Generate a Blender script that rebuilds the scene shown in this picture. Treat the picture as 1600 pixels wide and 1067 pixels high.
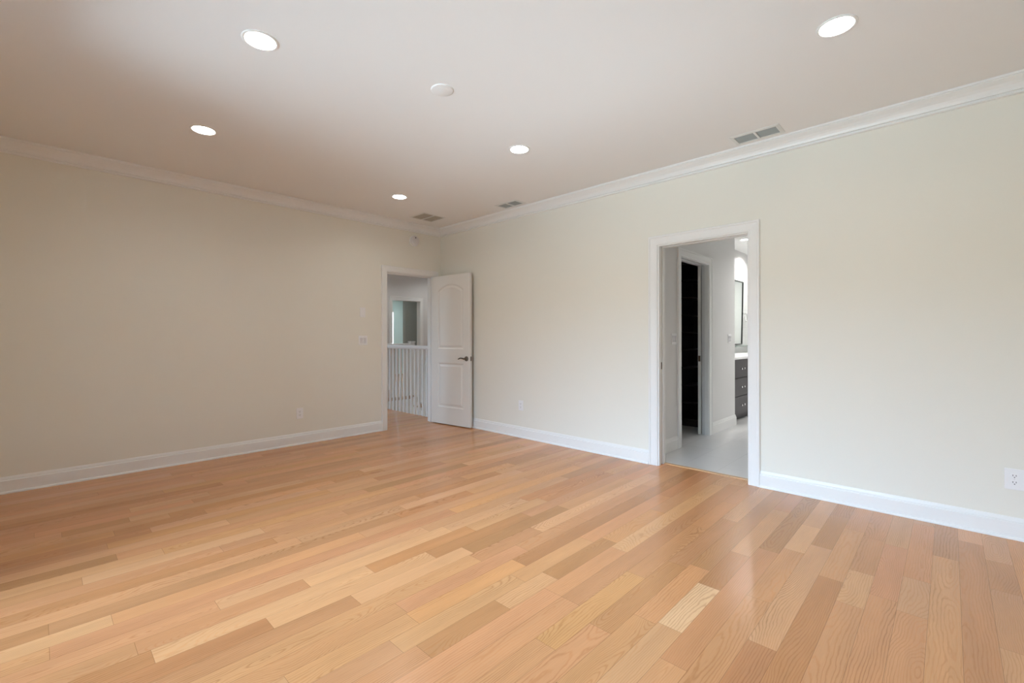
import bpy, bmesh, math, random
from mathutils import Vector, Matrix

# ------------------------------------------------------------------ scene, camera, world
S = bpy.context.scene
COL = S.collection
for o in list(bpy.data.objects):
    bpy.data.objects.remove(o)

YAW = 0.76506
CAM = (-3.96, -5.201, 1.19)
cam_d = bpy.data.cameras.new('camera')
cam_d.sensor_fit = 'HORIZONTAL'
cam_d.sensor_width = 36.0
cam_d.lens = 712.0 / 1600.0 * 36.0
cam_d.shift_y = -7.53 / 1600.0
cam_d.clip_start = 0.05
cam = bpy.data.objects.new('camera', cam_d)
COL.objects.link(cam)
cam.matrix_world = (Matrix.Translation(CAM) @ Matrix.Rotation(YAW - math.pi / 2, 4, 'Z')
                    @ Matrix.Rotation(math.pi / 2, 4, 'X') @ Matrix.Rotation(-0.00184, 4, 'Z'))
S.camera = cam

S.view_settings.view_transform = 'Standard'
S.view_settings.look = 'None'
S.view_settings.gamma = 1.0
S.view_settings.use_curve_mapping = False
S.view_settings.exposure = 0.94
S.cycles.use_denoising = True
S.cycles.max_bounces = 14
S.cycles.diffuse_bounces = 10
S.cycles.glossy_bounces = 5
S.cycles.sample_clamp_indirect = 8.0

WORLD_STRENGTH = 4.9
LAMP_STRENGTH = 52.0
LAMP_TINT = (1.0, 0.97, 0.91, 1)

wd = bpy.data.worlds.new('daylight')
S.world = wd
wd.use_nodes = True
nt = wd.node_tree
nt.nodes.clear()
wo = nt.nodes.new('ShaderNodeOutputWorld')
bg = nt.nodes.new('ShaderNodeBackground')
tc = nt.nodes.new('ShaderNodeTexCoord')
sx = nt.nodes.new('ShaderNodeSeparateXYZ')
rp = nt.nodes.new('ShaderNodeValToRGB')
mp = nt.nodes.new('ShaderNodeMapRange')
mp.inputs[1].default_value = -1
mp.inputs[2].default_value = 1
nt.links.new(tc.outputs['Generated'], sx.inputs[0])
nt.links.new(sx.outputs['Z'], mp.inputs[0])
nt.links.new(mp.outputs[0], rp.inputs[0])
# a shaded wing of the house and its planting stand to the south-west: that side of the view is dimmer
my = nt.nodes.new('ShaderNodeMath')
my.operation = 'MULTIPLY'
my.inputs[1].default_value = -1
nt.links.new(sx.outputs['Y'], my.inputs[0])
mxx = nt.nodes.new('ShaderNodeMath')
mxx.operation = 'MULTIPLY'
mxx.inputs[1].default_value = -1
nt.links.new(sx.outputs['X'], mxx.inputs[0])
mm = nt.nodes.new('ShaderNodeMath')
mm.operation = 'MAXIMUM'
mm.inputs[1].default_value = 0.05
nt.links.new(mxx.outputs[0], mm.inputs[0])
dv_ = nt.nodes.new('ShaderNodeMath')
dv_.operation = 'DIVIDE'
nt.links.new(my.outputs[0], dv_.inputs[0])
nt.links.new(mm.outputs[0], dv_.inputs[1])
az = nt.nodes.new('ShaderNodeMapRange')
az.interpolation_type = 'SMOOTHSTEP'
for i_, v_ in ((1, 0.10), (2, 0.50), (3, 1.0), (4, 0.52)):
    az.inputs[i_].default_value = v_
nt.links.new(dv_.outputs[0], az.inputs[0])
vs_ = nt.nodes.new('ShaderNodeVectorMath')
vs_.operation = 'SCALE'
nt.links.new(rp.outputs[0], vs_.inputs[0])
nt.links.new(az.outputs[0], vs_.inputs['Scale'])
nt.links.new(vs_.outputs[0], bg.inputs[0])
nt.links.new(bg.outputs[0], wo.inputs[0])
e = rp.color_ramp.elements
# pale paving below, a dark belt of trees around the horizon, bright cloudy sky above
e[0].position = 0.0
e[0].color = (1.37, 1.76, 2.03, 1)
e[1].position = 1.0
e[1].color = (2.60, 3.60, 4.80, 1)
for p_, c_ in ((0.20, (1.37, 1.76, 2.03, 1)), (0.34, (0.54, 0.67, 0.74, 1)), (0.45, (0.42, 0.50, 0.53, 1)),
               (0.495, (0.28, 0.31, 0.30, 1)), (0.54, (0.29, 0.33, 0.32, 1)), (0.575, (0.86, 1.19, 1.58, 1))):
    q_ = e.new(p_)
    q_.color = c_
bg.inputs[1].default_value = WORLD_STRENGTH

CEIL = 2.70
WEST, SOUTH = -4.47, -5.92          # hidden walls behind the camera
WIN = (-4.95, -1.95, 0.06, 2.25)  # y0, y1, z0, z1 of the glazed opening in the wall behind the camera


def portal(name, loc, rot, sx_, sy_):
    """marks a glazed opening so that the sky beyond it is sampled well"""
    l = bpy.data.lights.new(name, 'AREA')
    l.shape = 'RECTANGLE'
    l.size, l.size_y = sx_, sy_
    l.cycles.is_portal = True
    o = bpy.data.objects.new(name, l)
    o.location = loc
    o.rotation_euler = rot
    COL.objects.link(o)


# area lamps look along their local -Z
portal('daylight_opening', (WEST - 0.13, (WIN[0] + WIN[1]) / 2, (WIN[2] + WIN[3]) / 2),
       (math.pi / 2, 0, -math.pi / 2), WIN[1] - WIN[0], WIN[3] - WIN[2])

# ------------------------------------------------------------------ materials


def newmat(name):
    m = bpy.data.materials.new(name)
    m.use_nodes = True
    b = m.node_tree.nodes['Principled BSDF']
    return m, m.node_tree, b


def paint(name, col, rough=0.55, var=0.02, bump=0.0, scale=60, metal=0.0, spec=0.5):
    m, t, b = newmat(name)
    n = t.nodes.new('ShaderNodeTexNoise')
    n.inputs['Scale'].default_value = scale
    n.inputs['Detail'].default_value = 3
    tcx = t.nodes.new('ShaderNodeTexCoord')
    t.links.new(tcx.outputs['Object'], n.inputs['Vector'])
    mr = t.nodes.new('ShaderNodeMapRange')
    mr.inputs[3].default_value = 1 - var
    mr.inputs[4].default_value = 1 + var
    t.links.new(n.outputs['Fac'], mr.inputs[0])
    mx = t.nodes.new('ShaderNodeVectorMath')
    mx.operation = 'SCALE'
    mx.inputs[0].default_value = col
    t.links.new(mr.outputs[0], mx.inputs['Scale'])
    t.links.new(mx.outputs[0], b.inputs['Base Color'])
    b.inputs['Roughness'].default_value = rough
    b.inputs['Metallic'].default_value = metal
    b.inputs['Specular IOR Level'].default_value = spec
    if bump:
        bp = t.nodes.new('ShaderNodeBump')
        bp.inputs['Strength'].default_value = bump
        bp.inputs['Distance'].default_value = 0.002
        t.links.new(n.outputs['Fac'], bp.inputs['Height'])
        t.links.new(bp.outputs[0], b.inputs['Normal'])
    return m


def glow(name, col, strength):
    m, t, b = newmat(name)
    b.inputs['Base Color'].default_value = (0.9, 0.9, 0.9, 1)
    b.inputs['Emission Color'].default_value = col
    b.inputs['Emission Strength'].default_value = strength
    return m


M = {}
M['wall'] = paint('beige_wall_paint', (0.768, 0.750, 0.676), 0.6, 0.012, 0.08, 140)
M['ceiling'] = paint('ceiling_paint', (0.80, 0.795, 0.785), 0.8, 0.01, 0.06, 140)
M['trim'] = paint('white_trim_paint', (0.795, 0.795, 0.78), 0.32, 0.01)
M['door'] = paint('white_door_paint', (0.735, 0.725, 0.69), 0.35, 0.01, 0.05, 220)
M['plate'] = paint('white_plastic', (0.82, 0.82, 0.82), 0.3, 0.01)
M['plastic_grey'] = paint('pale_grey_plastic', (0.66, 0.65, 0.66), 0.4, 0.01)
M['slot'] = paint('dark_slot', (0.03, 0.03, 0.03), 0.6)
M['nickel'] = paint('satin_nickel', (0.24, 0.22, 0.19), 0.3, 0.02, 0, 60, 1.0)
M['bronze'] = paint('aged_bronze', (0.16, 0.11, 0.08), 0.4, 0.02, 0, 60, 0.8)
M['chrome'] = paint('chrome', (0.75, 0.75, 0.76), 0.12, 0.0, 0, 60, 1.0)
M['vent'] = paint('vent_enamel', (0.68, 0.69, 0.67), 0.4, 0.01)
M['slat'] = paint('vent_slat_enamel', (0.33, 0.36, 0.355), 0.45, 0.01)
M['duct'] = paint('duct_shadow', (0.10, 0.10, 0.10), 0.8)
M['return'] = paint('return_slat_enamel', (0.42, 0.39, 0.33), 0.5, 0.01)
M['bath_wall'] = paint('bathroom_wall_paint', (0.71, 0.705, 0.695), 0.55, 0.01, 0.06, 140)
M['hall_wall'] = paint('hall_wall_paint', (0.68, 0.665, 0.65), 0.6, 0.01)
M['teal'] = paint('teal_wall_paint', (0.52, 0.64, 0.63), 0.6, 0.01)
M['sage'] = paint('sage_wall_paint', (0.47, 0.50, 0.47), 0.6, 0.01)
M['espresso'] = paint('espresso_wood', (0.016, 0.009, 0.009), 0.35, 0.25, 0, 18)
M['vanity'] = paint('charcoal_cabinet', (0.030, 0.024, 0.027), 0.4, 0.15, 0, 25)
M['counter'] = paint('white_quartz', (0.80, 0.80, 0.80), 0.2, 0.03, 0, 9)
M['mirror'] = paint('mirror_glass', (0.80, 0.86, 0.83), 0.03, 0.0, 0, 60, 1.0)
M['blackframe'] = paint('black_metal', (0.012, 0.016, 0.014), 0.35)
M['shelfglass'] = paint('grey_green_glass', (0.20, 0.24, 0.22), 0.15)
M['lens'] = glow('lamp_lens', LAMP_TINT, LAMP_STRENGTH)
M['lens_bath'] = glow('bathroom_lamp_lens', (1.0, 0.98, 0.96, 1), 800.0)
M['lens_fill'] = glow('added_lamp_lens', (0.97, 1.0, 1.0, 1), 80.0)  # for unseen lamps added to brighten the hall and far room
M['lens_far_fill'] = glow('added_far_lamp_lens', (0.95, 1.0, 1.0, 1), 300.0)  # for the unseen lamp added behind the far room's wall return


def glass(name):
    m, t, b = newmat(name)
    out = t.nodes['Material Output']
    tr = t.nodes.new('ShaderNodeBsdfTransparent')
    gl = t.nodes.new('ShaderNodeBsdfGlossy')
    gl.inputs['Roughness'].default_value = 0.02
    fr = t.nodes.new('ShaderNodeFresnel')
    mx = t.nodes.new('ShaderNodeMixShader')
    t.links.new(fr.outputs[0], mx.inputs[0])
    t.links.new(tr.outputs[0], mx.inputs[1])
    t.links.new(gl.outputs[0], mx.inputs[2])
    t.links.new(mx.outputs[0], out.inputs['Surface'])
    return m


M['glass'] = glass('window_glass')


def tile_mat(name, tw, th, ox, oy, base, grout, vertical=False, gap=0.0018, rough=0.28):
    m, t, b = newmat(name)
    tcx = t.nodes.new('ShaderNodeTexCoord')
    mpn = t.nodes.new('ShaderNodeMapping')
    mpn.inputs['Location'].default_value = (ox, oy, 0)
    if vertical:
        mpn.inputs['Rotation'].default_value = (math.pi / 2, 0, 0)
    t.links.new(tcx.outputs['Object'], mpn.inputs[0])
    br = t.nodes.new('ShaderNodeTexBrick')
    br.inputs['Scale'].default_value = 1.0
    br.inputs['Brick Width'].default_value = tw
    br.inputs['Row Height'].default_value = th
    br.inputs['Mortar Size'].default_value = gap
    br.inputs['Mortar Smooth'].default_value = 0.2
    br.inputs['Color1'].default_value = (*base, 1)
    br.inputs['Color2'].default_value = (*[c * 0.93 for c in base], 1)
    br.inputs['Mortar'].default_value = (*grout, 1)
    t.links.new(mpn.outputs[0], br.inputs['Vector'])
    n = t.nodes.new('ShaderNodeTexNoise')
    n.inputs['Scale'].default_value = 2.2
    n.inputs['Detail'].default_value = 5
    t.links.new(tcx.outputs['Object'], n.inputs['Vector'])
    mr = t.nodes.new('ShaderNodeMapRange')
    mr.inputs[3].default_value = 0.93
    mr.inputs[4].default_value = 1.05
    t.links.new(n.outputs['Fac'], mr.inputs[0])
    vm = t.nodes.new('ShaderNodeVectorMath')
    vm.operation = 'SCALE'
    t.links.new(br.outputs['Color'], vm.inputs[0])
    t.links.new(mr.outputs[0], vm.inputs['Scale'])
    t.links.new(vm.outputs[0], b.inputs['Base Color'])
    b.inputs['Roughness'].default_value = rough
    return m


M['tile'] = tile_mat('pale_grey_floor_tile', 0.61, 0.305, 0.25, 0.06, (0.66, 0.66, 0.655), (0.50, 0.495, 0.49))
M['splash'] = tile_mat('marble_wall_tile', 0.30, 0.15, 0.0, 0.0, (0.66, 0.68, 0.66), (0.52, 0.54, 0.52), True)

PLANK_W = 0.1013


def wood_mat(name):
    m, t, b = newmat(name)
    L = t.links.new

    def val(x):
        return x

    def math_(op, a, c=None, d=None, clamp=False):
        n = t.nodes.new('ShaderNodeMath')
        n.operation = op
        n.use_clamp = clamp
        for i, v in enumerate((a, c, d)):
            if v is None:
                continue
            if isinstance(v, (int, float)):
                n.inputs[i].default_value = v
            else:
                L(v, n.inputs[i])
        return n.outputs[0]

    def comb(x, y, z):
        n = t.nodes.new('ShaderNodeCombineXYZ')
        for i, v in enumerate((x, y, z)):
            if isinstance(v, (int, float)):
                n.inputs[i].default_value = v
            else:
                L(v, n.inputs[i])
        return n.outputs[0]

    def noise(vec, detail=3, rough=0.5):
        n = t.nodes.new('ShaderNodeTexNoise')
        n.inputs['Scale'].default_value = 1.0
        n.inputs['Detail'].default_value = detail
        n.inputs['Roughness'].default_value = rough
        L(vec, n.inputs['Vector'])
        return n.outputs['Fac']

    def attr(nm):
        n = t.nodes.new('ShaderNodeAttribute')
        n.attribute_name = nm
        return n

    def sep(v):
        n = t.nodes.new('ShaderNodeSeparateXYZ')
        L(v, n.inputs[0])
        return n.outputs

    uv = sep(attr('plank_uv').outputs['Vector'])
    u, v = uv[0], uv[1]
    r = sep(attr('seed').outputs['Vector'])
    ends = sep(attr('ends').outputs['Vector'])
    tone = attr('tone').outputs['Color']
    uo = math_('ADD', u, math_('MULTIPLY', r[0], 37.0))
    z = math_('MULTIPLY', r[1], 50.0)
    # distance from a wandering pith gives flat-sawn cathedrals or straight quarter-sawn lines
    vc = math_('ADD', math_('MULTIPLY', math_('SUBTRACT', r[2], 0.5), 0.24), 0.05)
    n_low = noise(comb(math_('MULTIPLY', uo, 1.5), math_('MULTIPLY', v, 3.0), z), 1)
    depth = math_('MULTIPLY', math_('SUBTRACT', n_low, 0.42), 0.30)
    dv = math_('SUBTRACT', v, vc)
    rr = math_('SQRT', math_('ADD', math_('MULTIPLY', dv, dv), math_('MULTIPLY', depth, depth)))
    wob = noise(comb(math_('MULTIPLY', uo, 9.0), math_('MULTIPLY', v, 40.0), z), 2)
    ph = math_('ADD', math_('MULTIPLY', rr, math_('ADD', 75.0, math_('MULTIPLY', r[0], 75.0))), math_('MULTIPLY', wob, 1.6))
    sn = math_('SINE', math_('MULTIPLY', ph, 6.2832))
    ln = math_('POWER', math_('ADD', math_('MULTIPLY', sn, 0.5), 0.5), 4.0)
    pores = noise(comb(math_('MULTIPLY', uo, 14.0), math_('MULTIPLY', v, 420.0), z), 2)
    pores = math_('MULTIPLY', math_('SUBTRACT', pores, 0.5), 1.0)
    blot = noise(comb(math_('MULTIPLY', uo, 2.2), math_('MULTIPLY', v, 14.0), z), 3)
    mask = noise(comb(math_('MULTIPLY', uo, 1.1), math_('MULTIPLY', v, 16.0), math_('ADD', z, 7.0)), 2)
    mask = math_('MULTIPLY', math_('SUBTRACT', mask, 0.30), 2.6, None, True)
    lstr = math_('MULTIPLY', math_('ADD', 0.12, math_('MULTIPLY', r[1], 0.20)), mask)
    k = math_('SUBTRACT', 1.0, math_('MULTIPLY', ln, lstr))
    k = math_('ADD', k, math_('MULTIPLY', pores, 0.20))
    k = math_('ADD', k, math_('MULTIPLY', math_('SUBTRACT', blot, 0.5), 0.30))
    # sparse small knots
    vor = t.nodes.new('ShaderNodeTexVoronoi')
    vor.inputs['Scale'].default_value = 1.0
    L(comb(math_('MULTIPLY', uo, 2.0), math_('MULTIPLY', v, 8.0), z), vor.inputs['Vector'])
    knot = math_('MULTIPLY', math_('SUBTRACT', 0.045, vor.outputs['Distance'], None, True), 22.0, None, True)
    knot = math_('MULTIPLY', knot, math_('GREATER_THAN', sep(vor.outputs['Color'])[0], 0.95))
    k = math_('MULTIPLY', k, math_('SUBTRACT', 1.0, math_('MULTIPLY', knot, 0.55)))
    # fine dark seams between boards
    sv = math_('MINIMUM', v, math_('SUBTRACT', PLANK_W, v))
    se = math_('MINIMUM', ends[0], ends[1])
    sm = math_('MINIMUM', sv, se)
    seam = math_('LESS_THAN', sm, 0.0007)
    k = math_('MULTIPLY', k, math_('SUBTRACT', 1.0, math_('MULTIPLY', seam, 0.45)))
    # grain lines are redder than the wood between them
    hue = t.nodes.new('ShaderNodeMix')
    hue.data_type = 'RGBA'
    hue.inputs[6].default_value = (1, 1, 1, 1)
    hue.inputs[7].default_value = (1.0, 0.90, 0.80, 1)
    L(math_('MULTIPLY', ln, 0.7), hue.inputs[0])
    mul = t.nodes.new('ShaderNodeVectorMath')
    mul.operation = 'MULTIPLY'
    L(tone, mul.inputs[0])
    L(hue.outputs[2], mul.inputs[1])
    sc = t.nodes.new('ShaderNodeVectorMath')
    sc.operation = 'SCALE'
    L(mul.outputs[0], sc.inputs[0])
    L(k, sc.inputs['Scale'])
    L(sc.outputs[0], b.inputs['Base Color'])
    b.inputs['Roughness'].default_value = 0.24
    rgh = math_('ADD', 0.21, math_('MULTIPLY', blot, 0.08))
    L(rgh, b.inputs['Roughness'])
    b.inputs['Specular IOR Level'].default_value = 0.5
    bp = t.nodes.new('ShaderNodeBump')
    bp.inputs['Strength'].default_value = 0.05
    bp.inputs['Distance'].default_value = 0.001
    L(pores, bp.inputs['Height'])
    L(bp.outputs[0], b.inputs['Normal'])
    return m


M['wood'] = wood_mat('oak_floorboards')
M['oak'] = paint('oak_nosing', (0.60, 0.36, 0.18), 0.3, 0.12, 0, 30)

# ------------------------------------------------------------------ mesh helpers


def link_bm(name, bm, mats, parent=None, smooth=False, recalc=True):
    if recalc:
        bmesh.ops.recalc_face_normals(bm, faces=bm.faces[:])
    me = bpy.data.meshes.new(name)
    bm.to_mesh(me)
    bm.free()
    for m in (mats if isinstance(mats, (list, tuple)) else [mats]):
        me.materials.append(m)
    if smooth:
        for p in me.polygons:
            p.use_smooth = True
        me.set_sharp_from_angle(angle=math.radians(40))
    o = bpy.data.objects.new(name, me)
    COL.objects.link(o)
    if parent is not None:
        o.parent = parent
    return o


def box(bm, x0, x1, y0, y1, z0, z1, bevel=0.0, mi=0, seg=2):
    vs = [bm.verts.new(p) for p in ((x0, y0, z0), (x1, y0, z0), (x1, y1, z0), (x0, y1, z0),
                                    (x0, y0, z1), (x1, y0, z1), (x1, y1, z1), (x0, y1, z1))]
    fs = [bm.faces.new([vs[i] for i in f]) for f in
          ((0, 3, 2, 1), (4, 5, 6, 7), (0, 1, 5, 4), (1, 2, 6, 5), (2, 3, 7, 6), (3, 0, 4, 7))]
    for f in fs:
        f.material_index = mi
    if bevel:
        es = list({ed for f in fs for ed in f.edges})
        r = bmesh.ops.bevel(bm, geom=es, offset=bevel, segments=seg, affect='EDGES', profile=0.5)
        for f in r['faces']:
            f.material_index = mi
    return fs


def boxes(name, lst, mat, parent=None, bevel=0.0):
    bm = bmesh.new()
    for b in lst:
        box(bm, *b, bevel=bevel)
    return link_bm(name, bm, mat, parent)


def prism(bm, poly, p0, p1, ax_u, ax_v):
    """polygon (u,v) swept from p0 to p1"""
    p0, p1, ax_u, ax_v = Vector(p0), Vector(p1), Vector(ax_u), Vector(ax_v)
    a = [bm.verts.new(p0 + ax_u * u + ax_v * v) for u, v in poly]
    b = [bm.verts.new(p1 + ax_u * u + ax_v * v) for u, v in poly]
    n = len(poly)
    bm.faces.new(a)
    bm.faces.new(b[::-1])
    for i in range(n):
        bm.faces.new((a[i], b[i], b[(i + 1) % n], a[(i + 1) % n]))


def lathe(bm, prof, seg=48, mat=None, close_top=False, close_bot=False, mi=0):
    """profile of (r,z) turned about local Z; mat places it"""
    rings = []
    for r, z in prof:
        ring = []
        for i in range(seg):
            a = 2 * math.pi * i / seg
            p = Vector((r * math.cos(a), r * math.sin(a), z))
            ring.append(bm.verts.new(mat @ p if mat else p))
        rings.append(ring)
    for a, b in zip(rings[:-1], rings[1:]):
        for i in range(seg):
            f = bm.faces.new((a[i], a[(i + 1) % seg], b[(i + 1) % seg], b[i]))
            f.material_index = mi
    if close_top:
        bm.faces.new(rings[-1]).material_index = mi
    if close_bot:
        bm.faces.new(rings[0][::-1]).material_index = mi


def tube(bm, pts, rad, seg=12):
    pts = [Vector(p) for p in pts]
    rads = rad if isinstance(rad, (list, tuple)) else [rad] * len(pts)
    prev = None
    up = Vector((0, 0, 1))
    first = None
    for i, p in enumerate(pts):
        d = (pts[min(i + 1, len(pts) - 1)] - pts[max(i - 1, 0)]).normalized()
        x = d.cross(up)
        if x.length < 1e-3:
            x = d.cross(Vector((0, 1, 0)))
        x.normalize()
        y = x.cross(d)
        ring = [bm.verts.new(p + (x * math.cos(2 * math.pi * k / seg) + y * math.sin(2 * math.pi * k / seg)) * rads[i])
                for k in range(seg)]
        if prev:
            for k in range(seg):
                bm.faces.new((prev[k], prev[(k + 1) % seg], ring[(k + 1) % seg], ring[k]))
        else:
            first = ring
        prev = ring
    bm.faces.new(first[::-1])
    bm.faces.new(prev)


def tag(o, label=None, cat=None, group=None, kind=None):
    if label:
        o['label'] = label
    if cat:
        o['category'] = cat
    if group:
        o['group'] = group
    if kind:
        o['kind'] = kind
    return o


def struct(o, label, cat):
    return tag(o, label, cat, None, 'structure')


def thing(name, label, cat, loc=(0, 0, 0), rotz=0.0, group=None):
    o = bpy.data.objects.new(name, None)
    o.empty_display_size = 0.1
    COL.objects.link(o)
    o.location = loc
    o.rotation_euler = (0, 0, rotz)
    return tag(o, label, cat, group)


def dup(root, loc, label, group=None):
    r = root.copy()
    COL.objects.link(r)
    r.location = loc
    r['label'] = label
    if group:
        r['group'] = group
    for ch in root.children:
        c = ch.copy()
        COL.objects.link(c)
        c.parent = r
        for g in ch.children:
            d = g.copy()
            COL.objects.link(d)
            d.parent = c
    return r


def fill_holes(bm, outer, holes, z):
    """flat sheet at height z with holes; returns the hole loops"""
    edges = []
    loops = []
    for loop in [outer] + holes:
        vs = [bm.verts.new((p[0], p[1], z)) for p in loop]
        loops.append(vs)
        for i in range(len(vs)):
            edges.append(bm.edges.new((vs[i], vs[(i + 1) % len(vs)])))
    bmesh.ops.triangle_fill(bm, edges=edges, use_beauty=True)
    return loops


def circle(cx, cy, r, n=48):
    return [(cx + r * math.cos(2 * math.pi * i / n), cy + r * math.sin(2 * math.pi * i / n)) for i in range(n)]


# ------------------------------------------------------------------ floors
TONES = {
    'mid': (0.592, 0.288, 0.123), 'lt': (0.641, 0.339, 0.156), 'cream': (0.712, 0.439, 0.225), 'tan': (0.595, 0.302, 0.134),
    'pink': (0.578, 0.275, 0.122), 'dusk': (0.521, 0.252, 0.110), 'red': (0.530, 0.238, 0.096), 'brn': (0.493, 0.233, 0.094),
    'olv': (0.480, 0.230, 0.092), 'gold': (0.600, 0.293, 0.114), 'grey': (0.534, 0.270, 0.123),
}
# boards one can pick out: row counted from y = -5.438, x from, x to, tone
MARKED = [
    (5, -1.46, -1.09, 'lt'), (5, -1.08, -0.57, 'dusk'), (5, -2.30, -1.47, 'pink'), (3, -1.375, -0.99, 'lt'), (3, -2.2, -1.376, 'pink'),
    (3, -0.98, -0.1, 'pink'), (4, -2.06, -1.3, 'pink'), (4, -1.29, -0.6, 'pink'),
    (0, -0.85, -0.465, 'dusk'), (0, -1.415, -0.852, 'grey'), (0, -2.1, -1.417, 'lt'), (0, -0.463, 0.09, 'tan'),
    (2, -0.59, 0.09, 'grey'), (2, -2.2, -0.592, 'tan'), (1, -0.245, 0.09, 'lt'), (1, -2.1, -0.247, 'pink'),
    (8, -1.055, -0.61, 'lt'), (8, -1.7, -1.057, 'mid'), (6, -2.7, -1.267, 'red'), (6, -1.265, -0.5, 'mid'), (10, -2.17, -1.75, 'cream'), (10, -1.748, -1.3, 'olv'),
    (10, -3.05, -2.172, 'lt'), (13, -2.60, -1.89, 'gold'), (13, -1.888, -1.1, 'mid'), (12, -2.37, -1.645, 'brn'), (12, -3.2, -2.372, 'pink'),
    (11, -2.19, -1.60, 'mid'), (7, -2.9, -2.03, 'red'), (7, -2.028, -0.9, 'lt'), (19, -2.07, -1.493, 'dusk'), (19, -1.49, -0.6, 'pink'),
    (20, -1.83, -0.3, 'lt'), (16, -2.53, -2.195, 'lt'), (16, -2.193, -1.65, 'brn'), (16, -2.95, -2.532, 'olv'), (15, -1.71, -0.2, 'lt'), (15, -2.3, -1.712, 'mid'),
    (14, -2.3, -0.1, 'dusk'), (21, -2.963, -2.3, 'lt'), (22, -3.29, -2.475, 'lt'), (22, -2.473, -1.7, 'brn'), (22, -3.9, -3.292, 'red'),
    (23, -2.78, -2.1, 'red'), (23, -3.663, -2.782, 'lt'), (26, -3.93, -2.0, 'pink'), (24, -3.7, -3.06, 'pink'), (24, -3.058, -2.2, 'lt'),
    (40, -3.86, -3.546, 'olv'), (37, -4.1, -3.477, 'red'), (32, -3.81, -3.0, 'lt'), (25, -3.408, -2.3, 'lt'), (27, -4.6, -3.743, 'lt'),
    (28, -4.5, -3.93, 'brn'), (30, -3.0, -2.0, 'mid'), (34, -2.2, -1.2, 'olv'), (36, -2.0, -1.3, 'red'), (29, -2.2, -1.0, 'lt'),
]


def plank_floor(name, x0, x1, y0, y1, marked, seed, z=0.0, holes=()):
    rnd = random.Random(seed)
    verts, faces, info = [], [], []
    rows = {}
    for i, a, b_, tn in marked:
        rows.setdefault(i, []).append((a, b_, tn))
    i0 = math.floor((y0 + 5.438) / PLANK_W)
    i1 = math.ceil((y1 + 5.438) / PLANK_W)
    for i in range(i0, i1):
        ya, yb = -5.438 + i * PLANK_W, -5.438 + (i + 1) * PLANK_W
        segs = []
        x = x0

        def rand_fill(a, b_):
            while a < b_ - 1e-4:
                Ln = rnd.uniform(0.45, 1.75)
                if b_ - a - Ln < 0.35:
                    Ln = b_ - a
                tn = rnd.choices(['mid', 'lt', 'tan', 'pink', 'dusk', 'red', 'brn', 'olv', 'gold'],
                                 [26, 9, 12, 20, 6, 6, 5, 3, 6])[0]
                segs.append((a, a + Ln, tn))
                a += Ln
        for a, b_, tn in sorted(rows.get(i, [])):
            if a - x < 0.03:
                a = x
            if a > x:
                rand_fill(x, a)
            segs.append((a, min(b_, x1), tn))
            x = min(b_, x1)
        rand_fill(x, x1)
        cy0, cy1 = max(ya, y0), min(yb, y1)
        for a, b_, tn in segs:
            c = TONES[tn]
            j = rnd.uniform(0.93, 1.06)
            c = tuple(q * j * rnd.uniform(0.98, 1.02) for q in c)
            sd = (rnd.random(), rnd.random(), rnd.random())
            ps = ((a, cy0, z), (b_, cy0, z), (b_, cy1, z), (a, cy1, z))
            base = len(verts)
            verts.extend(ps)
            faces.append((base, base + 1, base + 2, base + 3))
            for p in ps:
                info.append(((*c, 1.0), sd, (p[0], p[1] - ya, 0.0), (p[0] - a, b_ - p[0], 0.0)))
    # underside so that the floor has a thickness
    base = len(verts)
    zt, zb = z - 0.001, z - 0.06
    verts.extend([(x0, y0, zb), (x1, y0, zb), (x1, y1, zb), (x0, y1, zb), (x0, y0, zt), (x1, y0, zt), (x1, y1, zt), (x0, y1, zt)])
    for f in ((0, 3, 2, 1), (0, 1, 5, 4), (1, 2, 6, 5), (2, 3, 7, 6), (3, 0, 4, 7)):
        faces.append(tuple(base + i for i in f))
    for _ in range(8):
        info.append(((0.5, 0.3, 0.16, 1.0), (0.5, 0.5, 0.5), (0.0, 0.05, 0.0), (0.1, 0.1, 0.0)))
    me = bpy.data.meshes.new(name)
    me.from_pydata(verts, [], faces)
    for nm, ty in (('tone', 'FLOAT_COLOR'), ('seed', 'FLOAT_VECTOR'), ('plank_uv', 'FLOAT_VECTOR'), ('ends', 'FLOAT_VECTOR')):
        me.attributes.new(nm, ty, 'POINT')
    for k, (nm, key) in enumerate((('tone', 'color'), ('seed', 'vector'), ('plank_uv', 'vector'), ('ends', 'vector'))):
        me.attributes[nm].data.foreach_set(key, [q for row in info for q in row[k]])
    me.materials.append(M['wood'])
    o = bpy.data.objects.new(name, me)
    COL.objects.link(o)
    return o


struct(plank_floor('floor', WEST, 0.095, SOUTH, 0.10, MARKED, 7),
       'glossy red oak strip floor of the empty room, boards running to the right wall', 'floor')

# hall floor, L-shaped around the stairwell
struct(plank_floor('floor_hall', -3.0, 0.06, 0.10, 2.66, [], 21),
       'oak strip floor of the hall just outside the open white door', 'floor')
struct(plank_floor('floor_landing', -3.0, 3.2, 2.66, 3.96, [], 23),
       'oak strip floor of the landing on the far side of the stairwell', 'floor')
struct(plank_floor('floor_far_room', 0.6, 5.4, 3.96, 7.6, [], 25),
       'oak floor of the teal room seen through the far doorway', 'floor')
struct(boxes('floor_bathroom', [(0.135, 5.6, -4.7, -2.5, -0.06, 0.0), (0.135, 2.44, -2.5, -1.2, -0.06, 0.0)], M['tile']),
       'pale grey tile floor of the bathroom passage', 'floor')
thr = boxes('trim_threshold', [(0.095, 0.135, -4.03, -3.275, -0.04, 0.006)], M['oak'], bevel=0.003)
struct(thr, 'thin oak threshold strip where wood floor meets bathroom tile', 'threshold')

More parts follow.
